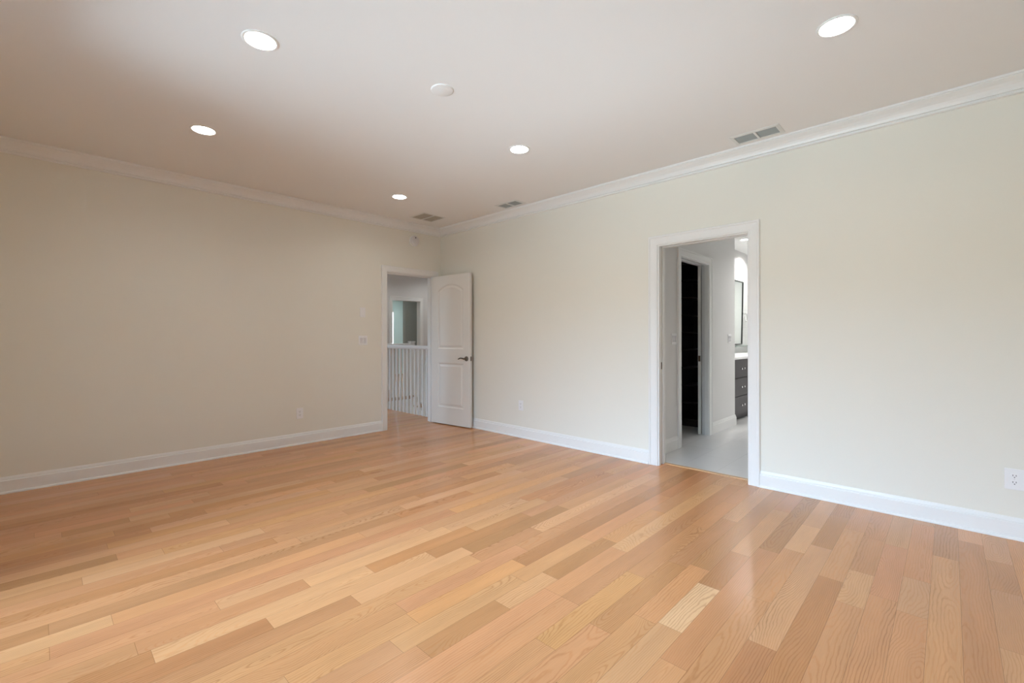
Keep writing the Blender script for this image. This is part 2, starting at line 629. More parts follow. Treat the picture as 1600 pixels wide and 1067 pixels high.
# ------------------------------------------------------------------ walls and ceiling of the room
T = 0.12
E0, E1, EH = -0.853, -0.139, 2.022        # entry doorway: x from, x to, head
B0, B1, BH = -4.030, -3.275, 2.018        # bathroom doorway: y from, y to, head
WT = CEIL + 0.25

struct(boxes('wall_left', [(WEST - T, E0 - 0.02, 0, T, 0, WT), (E1 + 0.02, 0, 0, T, 0, WT),
                           (E0 - 0.02, E1 + 0.02, 0, T, EH + 0.02, WT)], M['wall']),
       'beige wall on the left with the open white door at its far end', 'wall')
struct(boxes('wall_right', [(0, T, B1 + 0.02, T, 0, WT), (0, T, SOUTH - T, B0 - 0.02, 0, WT),
                            (0, T, B0 - 0.02, B1 + 0.02, BH + 0.02, WT)], M['wall']),
       'long beige wall on the right with the bathroom doorway', 'wall')
struct(boxes('wall_back', [(WEST - T, 0, SOUTH - T, SOUTH, 0, WT)], M['wall']),
       'beige wall behind the camera', 'wall')
struct(boxes('wall_window', [(WEST - T, WEST, SOUTH, WIN[0], 0, WT), (WEST - T, WEST, WIN[1], 0, 0, WT),
                             (WEST - T, WEST, WIN[0], WIN[1], 0, WIN[2]), (WEST - T, WEST, WIN[0], WIN[1], WIN[3], WT)], M['wall']),
       'beige wall with the glazed opening, left of the camera', 'wall')

LIGHTS = [(-3.172, -2.672), (-1.261, -4.806), (-3.12, -1.283), (-1.268, -2.702), (-1.257, -0.928)]
VENTS = [(-0.224, -4.161, 0.185, 0.335), (-0.224, -1.587, 0.185, 0.335)]
RETURN = (-0.540, -0.447, 0.345, 0.315)


def rect_loop(cx, cy, w, h):
    return [(cx - w / 2, cy - h / 2), (cx + w / 2, cy - h / 2), (cx + w / 2, cy + h / 2), (cx - w / 2, cy + h / 2)]


bm = bmesh.new()
holes = [circle(x, y, 0.0757) for x, y in LIGHTS]
holes += [rect_loop(x, y, w - 0.05, h - 0.05) for x, y, w, h in VENTS + [RETURN]]
lp = fill_holes(bm, [(WEST, SOUTH), (0, SOUTH), (0, 0), (WEST, 0)], holes, CEIL)
for vs in lp[1:]:
    up = [bm.verts.new((v.co.x, v.co.y, CEIL + 0.10)) for v in vs]
    n = len(vs)
    for i in range(n):
        bm.faces.new((vs[i], vs[(i + 1) % n], up[(i + 1) % n], up[i]))
    bm.faces.new(up)
for f in bm.faces:
    f.normal_update()
    if abs(f.normal.z) > 0.9 and f.normal.z > 0:
        f.normal_flip()
box(bm, WEST - T, T, SOUTH - T, T, CEIL + 0.22, CEIL + 0.30)
struct(link_bm('ceiling', bm, M['ceiling'], recalc=False), 'plain white ceiling of the empty room', 'ceiling')

# glazed opening behind the camera
wr = bpy.data.objects.new('window_1', None)
COL.objects.link(wr)
struct(wr, 'wide white framed glass door in the wall left of the camera', 'window')
y0, y1, z0, z1 = WIN
fx0, fx1 = WEST - 0.09, WEST - 0.03
fr = [(fx0, fx1, y0, y0 + 0.06, z0, z1), (fx0, fx1, y1 - 0.06, y1, z0, z1), (fx0, fx1, y0, y1, z0, z0 + 0.07),
      (fx0, fx1, y0, y1, z1 - 0.06, z1)]
for k in (1, 2):
    yy = y0 + (y1 - y0) * k / 3
    fr.append((fx0, fx1, yy - 0.035, yy + 0.035, z0, z1))
boxes('window_frame', fr, M['trim'], wr)
for k in range(3):
    a = y0 + (y1 - y0) * k / 3 + 0.04
    b_ = y0 + (y1 - y0) * (k + 1) / 3 - 0.04
    boxes('window_pane', [(WEST - 0.063, WEST - 0.057, a, b_, z0 + 0.05, z1 - 0.05)], M['glass'], wr)

# crown moulding: profile (out from wall, down from ceiling)
CROWN = [(0, 0), (0.091, 0), (0.091, -0.013), (0.083, -0.014), (0.083, -0.019), (0.070, -0.026), (0.053, -0.036), (0.038, -0.050),
         (0.029, -0.065), (0.025, -0.077), (0.025, -0.081), (0.014, -0.082), (0.014, -0.087), (0.019, -0.090), (0.019, -0.098), (0.011, -0.102), (0, -0.102)]


def sweep_run(name, prof, a, b, zbase, axis, wall, sign, mitre_a=0, mitre_b=0, mat='trim', parent=None):
    """moulding along an axis ('x' or 'y') from a to b at wall coordinate; sign = direction out of the wall"""
    bm_ = bmesh.new()
    A, B = [], []
    for o_, z_ in prof:
        pa, pb = a + mitre_a * o_, b + mitre_b * o_
        w_ = wall + sign * o_
        if axis == 'x':
            A.append(bm_.verts.new((pa, w_, zbase + z_)))
            B.append(bm_.verts.new((pb, w_, zbase + z_)))
        else:
            A.append(bm_.verts.new((w_, pa, zbase + z_)))
            B.append(bm_.verts.new((w_, pb, zbase + z_)))
    n_ = len(prof)
    bm_.faces.new(A)
    bm_.faces.new(B[::-1])
    for i in range(n_):
        bm_.faces.new((A[i], B[i], B[(i + 1) % n_], A[(i + 1) % n_]))
    return link_bm(name, bm_, M[mat], parent)


struct(sweep_run('trim_1', CROWN, WEST, 0, CEIL, 'x', 0, -1, 1, -1), 'white crown moulding along the top of the left wall', 'moulding')
struct(sweep_run('trim_2', CROWN, 0, SOUTH, CEIL, 'y', 0, -1, -1, 1), 'white crown moulding along the top of the right wall', 'moulding')
struct(sweep_run('trim_3', CROWN, 0, WEST, CEIL, 'x', SOUTH, 1, -1, 1), 'white crown moulding on the wall behind the camera', 'moulding')
struct(sweep_run('trim_4', CROWN, SOUTH, 0, CEIL, 'y', WEST, 1, 1, -1), 'white crown moulding over the glass door left of the camera', 'moulding')

BASE = [(0, 0), (0.024, 0), (0.024, 0.008), (0.020, 0.015), (0.015, 0.018), (0.015, 0.096), (0.014, 0.100), (0.008, 0.103), (0.008, 0.110),
        (0.006, 0.119), (0.003, 0.127), (0, 0.128)]
CW = 0.076
struct(sweep_run('baseboard_left', BASE, WEST, E0 - 0.008 - CW, 0, 'x', 0, -1, 1, 0), 'white baseboard along the left wall', 'baseboard')
struct(sweep_run('baseboard_right', BASE, 0, B1 + 0.012 + 0.087, 0, 'y', 0, -1, -0, 0),
       'white baseboard between the open white door and the bathroom doorway', 'baseboard')
struct(sweep_run('baseboard_near', BASE, B0 - 0.004 - 0.085, SOUTH, 0, 'y', 0, -1, 0, 1),
       'white baseboard right of the bathroom doorway', 'baseboard')
struct(sweep_run('baseboard_back', BASE, 0, WEST, 0, 'x', SOUTH, 1, -1, 1), 'white baseboard behind the camera', 'baseboard')


def casing(bm_, a0, a1, ztop, width, pos, axis, sign, prof=None, zb=0.0):
    """door casing on a wall: legs and head mitred; a = along the wall, pos = wall coordinate"""
    prof = prof or [(0, 0), (0, 0.011), (0.004, 0.014), (0.012, 0.014), (0.016, 0.0125), (width - 0.020, 0.016), (width - 0.017, 0.021),
                    (width - 0.004, 0.021), (width, 0.017), (width, 0)]
    rings = []
    for o_, d_ in prof:
        path = [(a0 - o_, zb), (a0 - o_, ztop + o_), (a1 + o_, ztop + o_), (a1 + o_, zb)]
        w_ = pos + sign * d_
        rings.append([bm_.verts.new((a_, w_, z_) if axis == 'x' else (w_, a_, z_)) for a_, z_ in path])
    n_ = len(prof)
    for i in range(n_):
        r0, r1 = rings[i], rings[(i + 1) % n_]
        for k in range(3):
            bm_.faces.new((r0[k], r0[k + 1], r1[k + 1], r1[k]))
    bm_.faces.new([r[0] for r in rings])
    bm_.faces.new([r[3] for r in rings][::-1])


# entry door frame
def empty_struct(name, label, cat):
    o = bpy.data.objects.new(name, None)
    COL.objects.link(o)
    return struct(o, label, cat)


f1 = empty_struct('trim_5', 'white door frame around the hall doorway in the left wall', 'door frame')
bm = bmesh.new()
casing(bm, E0 - 0.008, E1 + 0.007, EH + 0.006, CW, 0, 'x', -1)
link_bm('casing', bm, M['trim'], f1)
bm = bmesh.new()
casing(bm, E0 - 0.008, E1 + 0.007, EH + 0.006, CW, T, 'x', 1)
link_bm('casing', bm, M['trim'], f1)
JB = [(E0 - 0.02, E0, -0.002, T + 0.002, 0, EH + 0.02), (E1, E1 + 0.02, -0.002, T + 0.002, 0, EH + 0.02), (E0, E1, -0.002, T + 0.002, EH, EH + 0.02),
      (E0, E0 + 0.011, 0.040, 0.075, 0, EH), (E1 - 0.011, E1, 0.040, 0.075, 0, EH), (E0 + 0.011, E1 - 0.011, 0.040, 0.075, EH - 0.011, EH)]
boxes('jamb', JB, M['trim'], f1)
boxes('strike_plate', [(E0 - 0.001, E0 + 0.0015, 0.006, 0.032, 0.875, 0.935)], M['nickel'], f1)

# bathroom doorway frame (pocket door jamb)
f2 = empty_struct('trim_6', 'white door frame around the bathroom doorway in the right wall', 'door frame')
bm = bmesh.new()
casing(bm, B0 - 0.004, B1 + 0.012, BH + 0.010, 0.086, 0, 'y', -1)
link_bm('casing', bm, M['trim'], f2)
bm = bmesh.new()
casing(bm, B0 - 0.004, B1 + 0.012, BH + 0.010, 0.086, T, 'y', 1)
link_bm('casing', bm, M['trim'], f2)
JB = [(-0.002, T + 0.002, B0 - 0.02, B0, 0, BH + 0.02),
      (-0.002, 0.036, B1, B1 + 0.02, 0, BH + 0.02), (0.080, T + 0.002, B1, B1 + 0.02, 0, BH + 0.02),
      (-0.002, 0.036, B0, B1, BH, BH + 0.02), (0.080, T + 0.002, B0, B1, BH, BH + 0.02), (0.036, 0.080, B0, B1, BH + 0.012, BH + 0.02)]
boxes('jamb', JB, M['trim'], f2)
# the pocket door itself stays inside its slot, only its edge and edge pull show
pd = boxes('door_2', [(0.040, 0.076, B1 + 0.006, B1 + 0.020, 0.010, BH + 0.010)], M['door'])
struct(pd, 'edge of a white pocket door slid into the left jamb of the bathroom doorway', 'door')
boxes('edge_pull', [(0.049, 0.067, B1 + 0.0045, B1 + 0.0065, 0.885, 0.950)], M['bronze'], pd)

# ------------------------------------------------------------------ the open hall door
DW, DH, DT = 0.711, 2.006, 0.035
dvec = Vector((0.082, -0.706, 0)).normalized()
d1 = bpy.data.objects.new('door_1', None)
COL.objects.link(d1)
struct(d1, 'open white two-panel door with arched upper panel, swung in against the right wall', 'door')
d1.location = (-0.1375, -0.0235, 0.012)
d1.rotation_euler = (0, 0, math.atan2(dvec.y, dvec.x))
# local: x from hinge to free edge, y towards the camera side is negative? normal to the visible face
# visible face points to -X world; local -y = world (dvec rotated by -90)
SIDE = -1 if (Matrix.Rotation(math.atan2(dvec.y, dvec.x), 3, 'Z') @ Vector((0, -1, 0))).x < 0 else 1


def arch_panel(x0, x1, z0, z1, rise, n=14):
    pts = [(x0, z0), (x1, z0), (x1, z1)]
    if rise:
        w = (x1 - x0) / 2
        R = (w * w + rise * rise) / (2 * rise)
        cz = z1 + rise - R
        a = math.asin(w / R)
        for i in range(1, n):
            t = a - 2 * a * i / n
            pts.append(((x0 + x1) / 2 + R * math.sin(t), cz + R * math.cos(t)))
    pts.append((x0, z1))
    return pts


def inset(poly, d):
    """inset a counter-clockwise polygon"""
    n = len(poly)
    out = []
    for i in range(n):
        p0, p1, p2 = Vector(poly[i - 1]), Vector(poly[i]), Vector(poly[(i + 1) % n])
        e1, e2 = (p1 - p0).normalized(), (p2 - p1).normalized()
        n1, n2 = Vector((-e1.y, e1.x)), Vector((-e2.y, e2.x))
        m = (n1 + n2)
        m = m / max(m.dot(n1), 0.2)
        out.append(tuple(p1 + m * d))
    return out


def door_face(bm_, yface, ydir, panels, w, h):
    """panelled face at y = yface, outward = ydir"""
    ed, loops = [], []
    for lp_ in [[(0, 0), (w, 0), (w, h), (0, h)]] + panels:
        vs_ = [bm_.verts.new((p[0], yface, p[1])) for p in lp_]
        loops.append(vs_)
        for i in range(len(vs_)):
            ed.append(bm_.edges.new((vs_[i], vs_[(i + 1) % len(vs_)])))
    bmesh.ops.triangle_fill(bm_, edges=ed, use_beauty=True)
    for pnl, vs_ in zip(panels, loops[1:]):
        prev = vs_
        for d, dep in ((0.006, 0.004), (0.014, 0.0085), (0.024, 0.0085), (0.048, 0.0015)):
            q = inset(pnl, d)
            cur = [bm_.verts.new((p[0], yface - ydir * dep, p[1])) for p in q]
            for i in range(len(cur)):
                bm_.faces.new((prev[i], prev[(i + 1) % len(cur)], cur[(i + 1) % len(cur)], cur[i]))
            prev = cur
        bm_.faces.new(prev)
    return loops[0]


PAN = [arch_panel(0.118, DW - 0.118, 0.225, 0.825, 0), arch_panel(0.118, DW - 0.118, 1.015, 1.800, 0.085)]
bm = bmesh.new()
a = door_face(bm, SIDE * DT, SIDE, PAN, DW, DH)
b_ = door_face(bm, 0.0, -SIDE, PAN, DW, DH)
for i in range(4):
    bm.faces.new((a[i], a[(i + 1) % 4], b_[(i + 1) % 4], b_[i]))
link_bm('slab', bm, M['door'], d1)
for zc in (0.20, 1.0, 1.80):
    bm = bmesh.new()
    lathe(bm, [(0.0065, -0.045), (0.0065, 0.045)], 16, Matrix.Translation((-0.004, -SIDE * 0.006, zc)), True, True)
    box(bm, 0.0, 0.0015, min(0, SIDE * 0.03), max(0, SIDE * 0.03), zc - 0.044, zc + 0.044)
    link_bm('hinge', bm, M['nickel'], d1, True)


def lever(parent, yface, yd, xr, zr, name='lever_handle'):
    bm_ = bmesh.new()
    mt = Matrix.Translation((xr, yface, zr)) @ Matrix.Rotation(-yd * math.pi / 2, 4, 'X')
    lathe(bm_, [(0.033, 0), (0.033, 0.004), (0.029, 0.010), (0.014, 0.012), (0.012, 0.045), (0.013, 0.052)], 32, mt, True, True)
    y_ = yface + yd * 0.047
    tube(bm_, [(xr + 0.006, y_, zr), (xr - 0.020, y_, zr + 0.002), (xr - 0.045, y_, zr + 0.008), (xr - 0.070, y_, zr + 0.008),
               (xr - 0.095, y_ - yd * 0.003, zr - 0.001), (xr - 0.115, y_ - yd * 0.010, zr - 0.008)],
         [0.011, 0.011, 0.0095, 0.0085, 0.008, 0.006], 14)
    return link_bm(name, bm_, M['nickel'], parent, True)


lever(d1, SIDE * DT, SIDE, DW - 0.062, 0.892)
lever(d1, 0.0, -SIDE, DW - 0.062, 0.892)
bm = bmesh.new()
yc = SIDE * DT / 2
box(bm, DW - 0.0005, DW + 0.0015, yc - 0.0125, yc + 0.0125, 0.892 - 0.030, 0.892 + 0.030, 0.001)
box(bm, DW, DW + 0.010, yc - 0.006, yc + 0.006, 0.892 - 0.008, 0.892 + 0.008, 0.002)
link_bm('latch_plate', bm, M['nickel'], d1)

# ------------------------------------------------------------------ ceiling fittings


def make_downlight(name, label, loc, group, lens_mat, depth=0.028):
    t_ = thing(name, label, 'ceiling light', loc, 0, group)
    t_.scale = (0.88, 0.88, 1.0)
    bm_ = bmesh.new()
    lathe(bm_, [(0.0965, 0.0), (0.096, -0.003), (0.092, -0.0055), (0.084, -0.006), (0.081, -0.004), (0.0795, 0.002), (0.0785, depth),
                (0.0845, depth), (0.0845, 0.0)], 56)
    link_bm('trim_ring', bm_, M['trim'], t_, True)
    bm_ = bmesh.new()
    lathe(bm_, [(0.0785, depth + 0.004), (0.078, depth), (0.06, depth - 0.002), (0.03, depth - 0.003), (0.002, depth - 0.0034)], 48, None, True, False)
    link_bm('lens', bm_, lens_mat, t_, True, recalc=False)
    return t_


G1 = 'recessed ceiling lights of the room'
dl_labels = ['large lit recessed ceiling light at the top left, farthest from the long right wall',
             'large lit recessed ceiling light at the top right, nearest the long right wall',
             'lit recessed ceiling light above the left wall, left of the blank round cover plate',
             'lit recessed ceiling light in the middle of the ceiling, between the two white supply vents',
             'smallest lit recessed ceiling light, in front of the square return vent']
dl0 = make_downlight('recessed_light', dl_labels[0], (*LIGHTS[0], CEIL), G1, M['lens'])
for (x, y), lb in zip(LIGHTS[1:], dl_labels[1:]):
    dup(dl0, (x, y, CEIL), lb)

bm = bmesh.new()
lathe(bm, [(0.069, 0.0), (0.069, -0.002), (0.067, -0.005), (0.062, -0.0065), (0.003, -0.0075)], 56, None, True, True)
o = link_bm('ceiling_cover_plate', bm, M['ceiling'], None, True)
o.location = (-2.243, -2.965, CEIL)
tag(o, 'round unlit white cover plate on the middle of the ceiling', 'cover plate')


def make_vent(name, label, cat, cx, cy, w, h, group, split_axis, slat_mat, nsl, frame_w=0.026, div=0.016):
    """ceiling register with louvre slats running along y"""
    t_ = thing(name, label, cat, (cx, cy, CEIL), 0, group)
    bm_ = bmesh.new()
    iw, ih = w / 2 - frame_w, h / 2 - frame_w
    z_ = -0.007
    outer = [(-w / 2, -h / 2), (w / 2, -h / 2), (w / 2, h / 2), (-w / 2, h / 2)]
    mid = [(-iw - 0.004, -ih - 0.004), (iw + 0.004, -ih - 0.004), (iw + 0.004, ih + 0.004), (-iw - 0.004, ih + 0.004)]
    inn = [(-iw, -ih), (iw, -ih), (iw, ih), (-iw, ih)]
    rings = []
    for lp_, zz in ((outer, 0.0), (outer, -0.003), (mid, z_), (inn, z_ + 0.001), (inn, 0.025), (outer, 0.0)):
        rings.append([bm_.verts.new((p[0], p[1], zz)) for p in lp_] if not (lp_ is outer and rings and zz == 0.0) else rings[0])
    for r0, r1 in zip(rings[:4], rings[1:5]):
        for i in range(4):
            bm_.faces.new((r0[i], r0[(i + 1) % 4], r1[(i + 1) % 4], r1[i]))
    link_bm('frame', bm_, M['vent'], t_)
    bm_ = bmesh.new()
    if split_axis == 'y':
        box(bm_, -iw, iw, -div / 2, div / 2, z_ + 0.0005, 0.02)
    else:
        box(bm_, -div / 2, div / 2, -ih, ih, z_ + 0.0005, 0.02)
    link_bm('divider', bm_, M['vent'], t_)
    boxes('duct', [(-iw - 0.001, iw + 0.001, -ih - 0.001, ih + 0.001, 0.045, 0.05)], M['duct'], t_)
    secs = [(-iw, iw, -ih, -div / 2), (-iw, iw, div / 2, ih)] if split_axis == 'y' else [(-iw, -div / 2, -ih, ih), (div / 2, iw, -ih, ih)]
    for x0_, x1_, y0_, y1_ in secs:
        n_ = nsl if split_axis == 'y' else nsl // 2
        for k in range(n_):
            xc = x0_ + (x1_ - x0_) * (k + 0.5) / n_
            bm_ = bmesh.new()
            hw = (x1_ - x0_) / n_ * 0.56
            prism(bm_, [(-hw, 0.010), (hw, -0.003), (hw, -0.0018), (-hw, 0.0112)], (xc, y0_ + 0.001, 0), (xc, y1_ - 0.001, 0), (1, 0, 0), (0, 0, 1))
            link_bm('slat', bm_, slat_mat, t_)
    return t_


v1 = make_vent('ceiling_vent', 'white two-section ceiling supply vent above the bathroom doorway by the crown moulding', 'vent',
               *VENTS[0], 'supply vents along the right wall', 'y', M['slat'], 6)
dup(v1, (VENTS[1][0], VENTS[1][1], CEIL), 'smaller white ceiling supply vent by the crown moulding, nearer the open white door')
make_vent('return_vent', 'square brownish return vent on the ceiling in the far corner', 'vent', *RETURN, None, 'x', M['return'], 18, 0.020, 0.020)

# ------------------------------------------------------------------ wall plates
# built in a local frame: x along the wall, z up, y out of the wall (towards -y); origin on the wall at the plate centre


def plate_root(name, label, cat, loc, facing, group=None):
    rot = {'-y': 0.0, '-x': -math.pi / 2}[facing]
    return thing(name, label, cat, loc, rot, group)


def plate_mesh(parent, w, h, mat='plate', name='cover_plate'):
    bm_ = bmesh.new()
    box(bm_, -w / 2, w / 2, -0.0055, 0.0, -h / 2, h / 2, 0.0022)
    return link_bm(name, bm_, M[mat], parent)


def screws(parent, pts):
    for x, z in pts:
        bm_ = bmesh.new()
        lathe(bm_, [(0.003, 0.0), (0.0028, 0.001), (0.0005, 0.0014)], 12,
              Matrix.Translation((x, -0.0054, z)) @ Matrix.Rotation(math.pi / 2, 4, 'X'), True, False)
        link_bm('screw', bm_, M['plastic_grey'], parent, True)


def rocker_switch(label, loc, facing, gangs, name='light_switch'):
    t_ = plate_root(name, label, 'light switch', loc, facing)
    w = 0.070 + 0.046 * (gangs - 1)
    plate_mesh(t_, w, 0.116)
    for g in range(gangs):
        x = (g - (gangs - 1) / 2) * 0.046
        bm_ = bmesh.new()
        prism(bm_, [(0, -0.033), (0.0075, -0.033), (0.0045, 0.0), (0.0085, 0.033), (0, 0.033)], (x - 0.0165, -0.0035, 0), (x + 0.0165, -0.0035, 0),
              (0, -1, 0), (0, 0, 1))
        link_bm('rocker', bm_, M['plastic_grey'], t_)
        screws(t_, [(x, 0.048), (x, -0.048)])
    return t_


def outlet(label, loc, facing, w=0.072, h=0.118):
    t_ = plate_root('wall_outlet', label, 'outlet', loc, facing)
    plate_mesh(t_, w, h)
    for s_ in (1, -1):
        zc = s_ * 0.0195
        bm_ = bmesh.new()
        n_ = 24
        poly = []
        for i in range(n_):
            a_ = 2 * math.pi * i / n_
            poly.append((0.0172 * math.cos(a_), max(-0.0135, min(0.0135, 0.0172 * math.sin(a_)))))
        prism(bm_, poly, (0, -0.004, zc), (0, -0.0078, zc), (1, 0, 0), (0, 0, 1))
        link_bm('receptacle', bm_, M['plate'], t_)
        bm_ = bmesh.new()
        for xx in (-0.0065, 0.0065):
            box(bm_, xx - 0.0013, xx + 0.0013, -0.0081, -0.0077, zc - 0.001, zc + 0.008)
        lathe(bm_, [(0.0027, 0.0), (0.0027, 0.0004)], 14, Matrix.Translation((0, -0.0077, zc - 0.0075)) @ Matrix.Rotation(math.pi / 2, 4, 'X'), True, True)
        link_bm('slots', bm_, M['slot'], t_)
    screws(t_, [(0, 0.0)])
    return t_


rocker_switch('white double rocker switch plate on the left wall beside the hall doorway', (-1.189, 0, 1.147), '-y', 2)
bp_ = plate_root('blank_wall_plate', 'white blank wall plate above the double rocker switch on the left wall', 'wall plate', (-1.193, 0, 1.492), '-y')
plate_mesh(bp_, 0.072, 0.118)
screws(bp_, [(0, 0.042), (0, -0.042)])
outlet('white outlet low on the left wall', (-1.946, 0, 0.345), '-y')
outlet('faint white outlet on the right wall between open white door and bathroom doorway', (0, -1.546, 0.377), '-x')
outlet('white outlet low on the right wall at the right edge, near the camera', (0, -5.474, 0.350), '-x', 0.080, 0.122)

# wall alarm near the corner
sd = plate_root('smoke_detector', 'small round white alarm on the left wall above the hall doorway', 'smoke detector', (-0.446, 0, 2.480), '-y')
RX = Matrix.Rotation(math.pi / 2, 4, 'X')
bm = bmesh.new()
lathe(bm, [(0.072, 0.0), (0.072, 0.008), (0.070, 0.012)], 48, RX, True, True)
link_bm('base', bm, M['trim'], sd, True)
bm = bmesh.new()
lathe(bm, [(0.066, 0.010), (0.066, 0.026), (0.060, 0.036), (0.050, 0.041), (0.003, 0.043)], 48, RX, True, True)
link_bm('cover', bm, M['plastic_grey'], sd, True)
bm = bmesh.new()
lathe(bm, [(0.009, 0.0), (0.009, 0.003), (0.001, 0.004)], 20, Matrix.Translation((0, -0.040, 0.038)) @ RX, True, True)
link_bm('test_button', bm, M['duct'], sd, True)

# ------------------------------------------------------------------ bathroom passage and closet
YA = -3.11                       # face of the passage wall
C0, C1, CH = 0.843, 1.620, 2.045  # closet doorway
struct(boxes('wall_bathroom', [(T, C0 - 0.02, YA, YA + T, 0, WT), (C1 + 0.02, 2.56, YA, YA + T, 0, WT), (C0 - 0.02, C1 + 0.02, YA, YA + T, CH + 0.02, WT),
                               (2.44, 2.56, YA + T, -1.08, 0, WT)], M['bath_wall']),
       'pale passage wall inside the bathroom with the closet doorway', 'wall')
struct(boxes('wall_vanity', [(2.56, 5.72, -2.5, -2.38, 0, WT)], M['bath_wall']), 'white wall behind the bathroom vanity', 'wall')
struct(boxes('wall_bathroom_end', [(5.6, 5.72, -4.7, -2.5, 0, WT), (T, 5.72, -4.82, -4.7, 0, WT)], M['bath_wall']),
       'hidden outer walls of the bathroom', 'wall')
struct(boxes('wall_closet', [(T, 2.44, -1.2, -1.08, 0, WT)], M['bath_wall']), 'rear wall of the dark closet', 'wall')
bm = bmesh.new()
BL = [(3.70, -2.887), (3.1, -3.95), (4.77, -2.80)]
lp = fill_holes(bm, [(T, -4.7), (5.6, -4.7), (5.6, -2.5), (2.5, -2.5), (2.5, -1.2), (T, -1.2)], [circle(x, y, 0.0515) for x, y in BL], CEIL)
for vs in lp[1:]:
    up = [bm.verts.new((v.co.x, v.co.y, CEIL + 0.12)) for v in vs]
    n = len(vs)
    for i in range(n):
        bm.faces.new((vs[i], vs[(i + 1) % n], up[(i + 1) % n], up[i]))
    bm.faces.new(up)
box(bm, T, 5.72, -4.82, -1.08, CEIL + 0.22, CEIL + 0.30)
struct(link_bm('ceiling_bathroom', bm, M['ceiling'], recalc=False), 'white bathroom ceiling', 'ceiling')
G2 = 'recessed ceiling lights of the bathroom'
b0 = make_downlight('recessed_light', 'tiny lit recessed light in the bathroom ceiling in front of the vanity', (*BL[0], CEIL), G2, M['lens_bath'], 0.05)
b0.scale = (0.6, 0.6, 0.6)
dup(b0, (*BL[1], CEIL), 'added recessed light to brighten the bathroom passage, hidden by the door head')  # unseen lamp, added to brighten the passage

dup(b0, (*BL[2], CEIL), 'recessed light close to the vanity wall, hidden behind the passage corner')

f3 = empty_struct('trim_7', 'white door frame around the dark closet doorway inside the bathroom', 'door frame')
bm = bmesh.new()
casing(bm, C0 - 0.006, C1 + 0.006, CH + 0.006, 0.086, YA, 'x', -1)
link_bm('casing', bm, M['trim'], f3)
JB = [(C0 - 0.02, C0, YA - 0.002, YA + T + 0.002, 0, CH + 0.02),
      (C1, C1 + 0.02, YA - 0.002, YA + 0.042, 0, CH + 0.02), (C1, C1 + 0.02, YA + 0.084, YA + T + 0.002, 0, CH + 0.02),
      (C0, C1, YA - 0.002, YA + 0.042, CH, CH + 0.02), (C0, C1, YA + 0.084, YA + T + 0.002, CH, CH + 0.02), (C0, C1, YA + 0.042, YA + 0.084, CH + 0.014, CH + 0.02)]
boxes('jamb', JB, M['trim'], f3)
pd2 = boxes('door_3', [(C1 - 0.006, C1 + 0.030, YA + 0.084, YA + T, 0.010, CH - 0.002)], M['door'])
struct(pd2, 'white edge of the closet door at the far jamb of the closet doorway', 'door')
boxes('latch_plate', [(C1 - 0.0085, C1 - 0.005, YA + 0.090, YA + 0.116, 0.885, 0.955)], M['bronze'], pd2)

BB2 = [(0, 0), (0.015, 0), (0.015, 0.100), (0.011, 0.106), (0.011, 0.113), (0.007, 0.124), (0.004, 0.134), (0, 0.136)]
struct(sweep_run('baseboard_bathroom', BB2, T, C0 - 0.006 - 0.086, 0, 'x', YA, -1), 'white baseboard left of the closet doorway', 'baseboard')
bb = sweep_run('baseboard_passage', BB2, C1 + 0.006 + 0.086, 2.56, 0, 'x', YA, -1, 0, 1)
struct(bb, 'white baseboard right of the closet doorway, below the passage switch', 'baseboard')
sweep_run('baseboard_return', BB2, YA, YA + 0.10, 0, 'y', 2.56, 1, -1, 0, 'trim', bb)

rocker_switch('white double rocker switch on the bathroom passage wall right of the closet doorway', (2.352, YA, 1.158), '-y', 2)
rocker_switch('white switch plate left of the closet doorway, partly behind its casing', (0.672, YA, 1.164), '-y', 2)

# closet shelving
sh = thing('closet_shelves', 'tall dark espresso shelving unit inside the closet', 'shelves', (2.0, -2.10, 0))
yA_, yB_ = -0.885, 0.84
for yy in (yA_, -0.515, 0.15, yB_ - 0.02):
    boxes('side_panel', [(0, 0.42, yy, yy + 0.02, 0.0, 2.45)], M['espresso'], sh)
secs = [(yA_ + 0.02, -0.515), (-0.495, 0.15), (0.17, yB_ - 0.02)]
for zz in (0.095, 0.32, 0.55, 0.785, 1.02, 1.25, 1.48, 1.71, 1.94, 2.17, 2.43):
    for ya_, yb_ in secs:
        boxes('shelf', [(0.004, 0.40, ya_, yb_, zz - 0.019, zz)], M['espresso'], sh)
boxes('back_panel', [(0.40, 0.415, yA_, yB_, 0.0, 2.45)], M['espresso'], sh)
for ya_, yb_ in secs:
    boxes('kick_board', [(0.02, 0.035, ya_, yb_, 0.0, 0.076)], M['espresso'], sh)

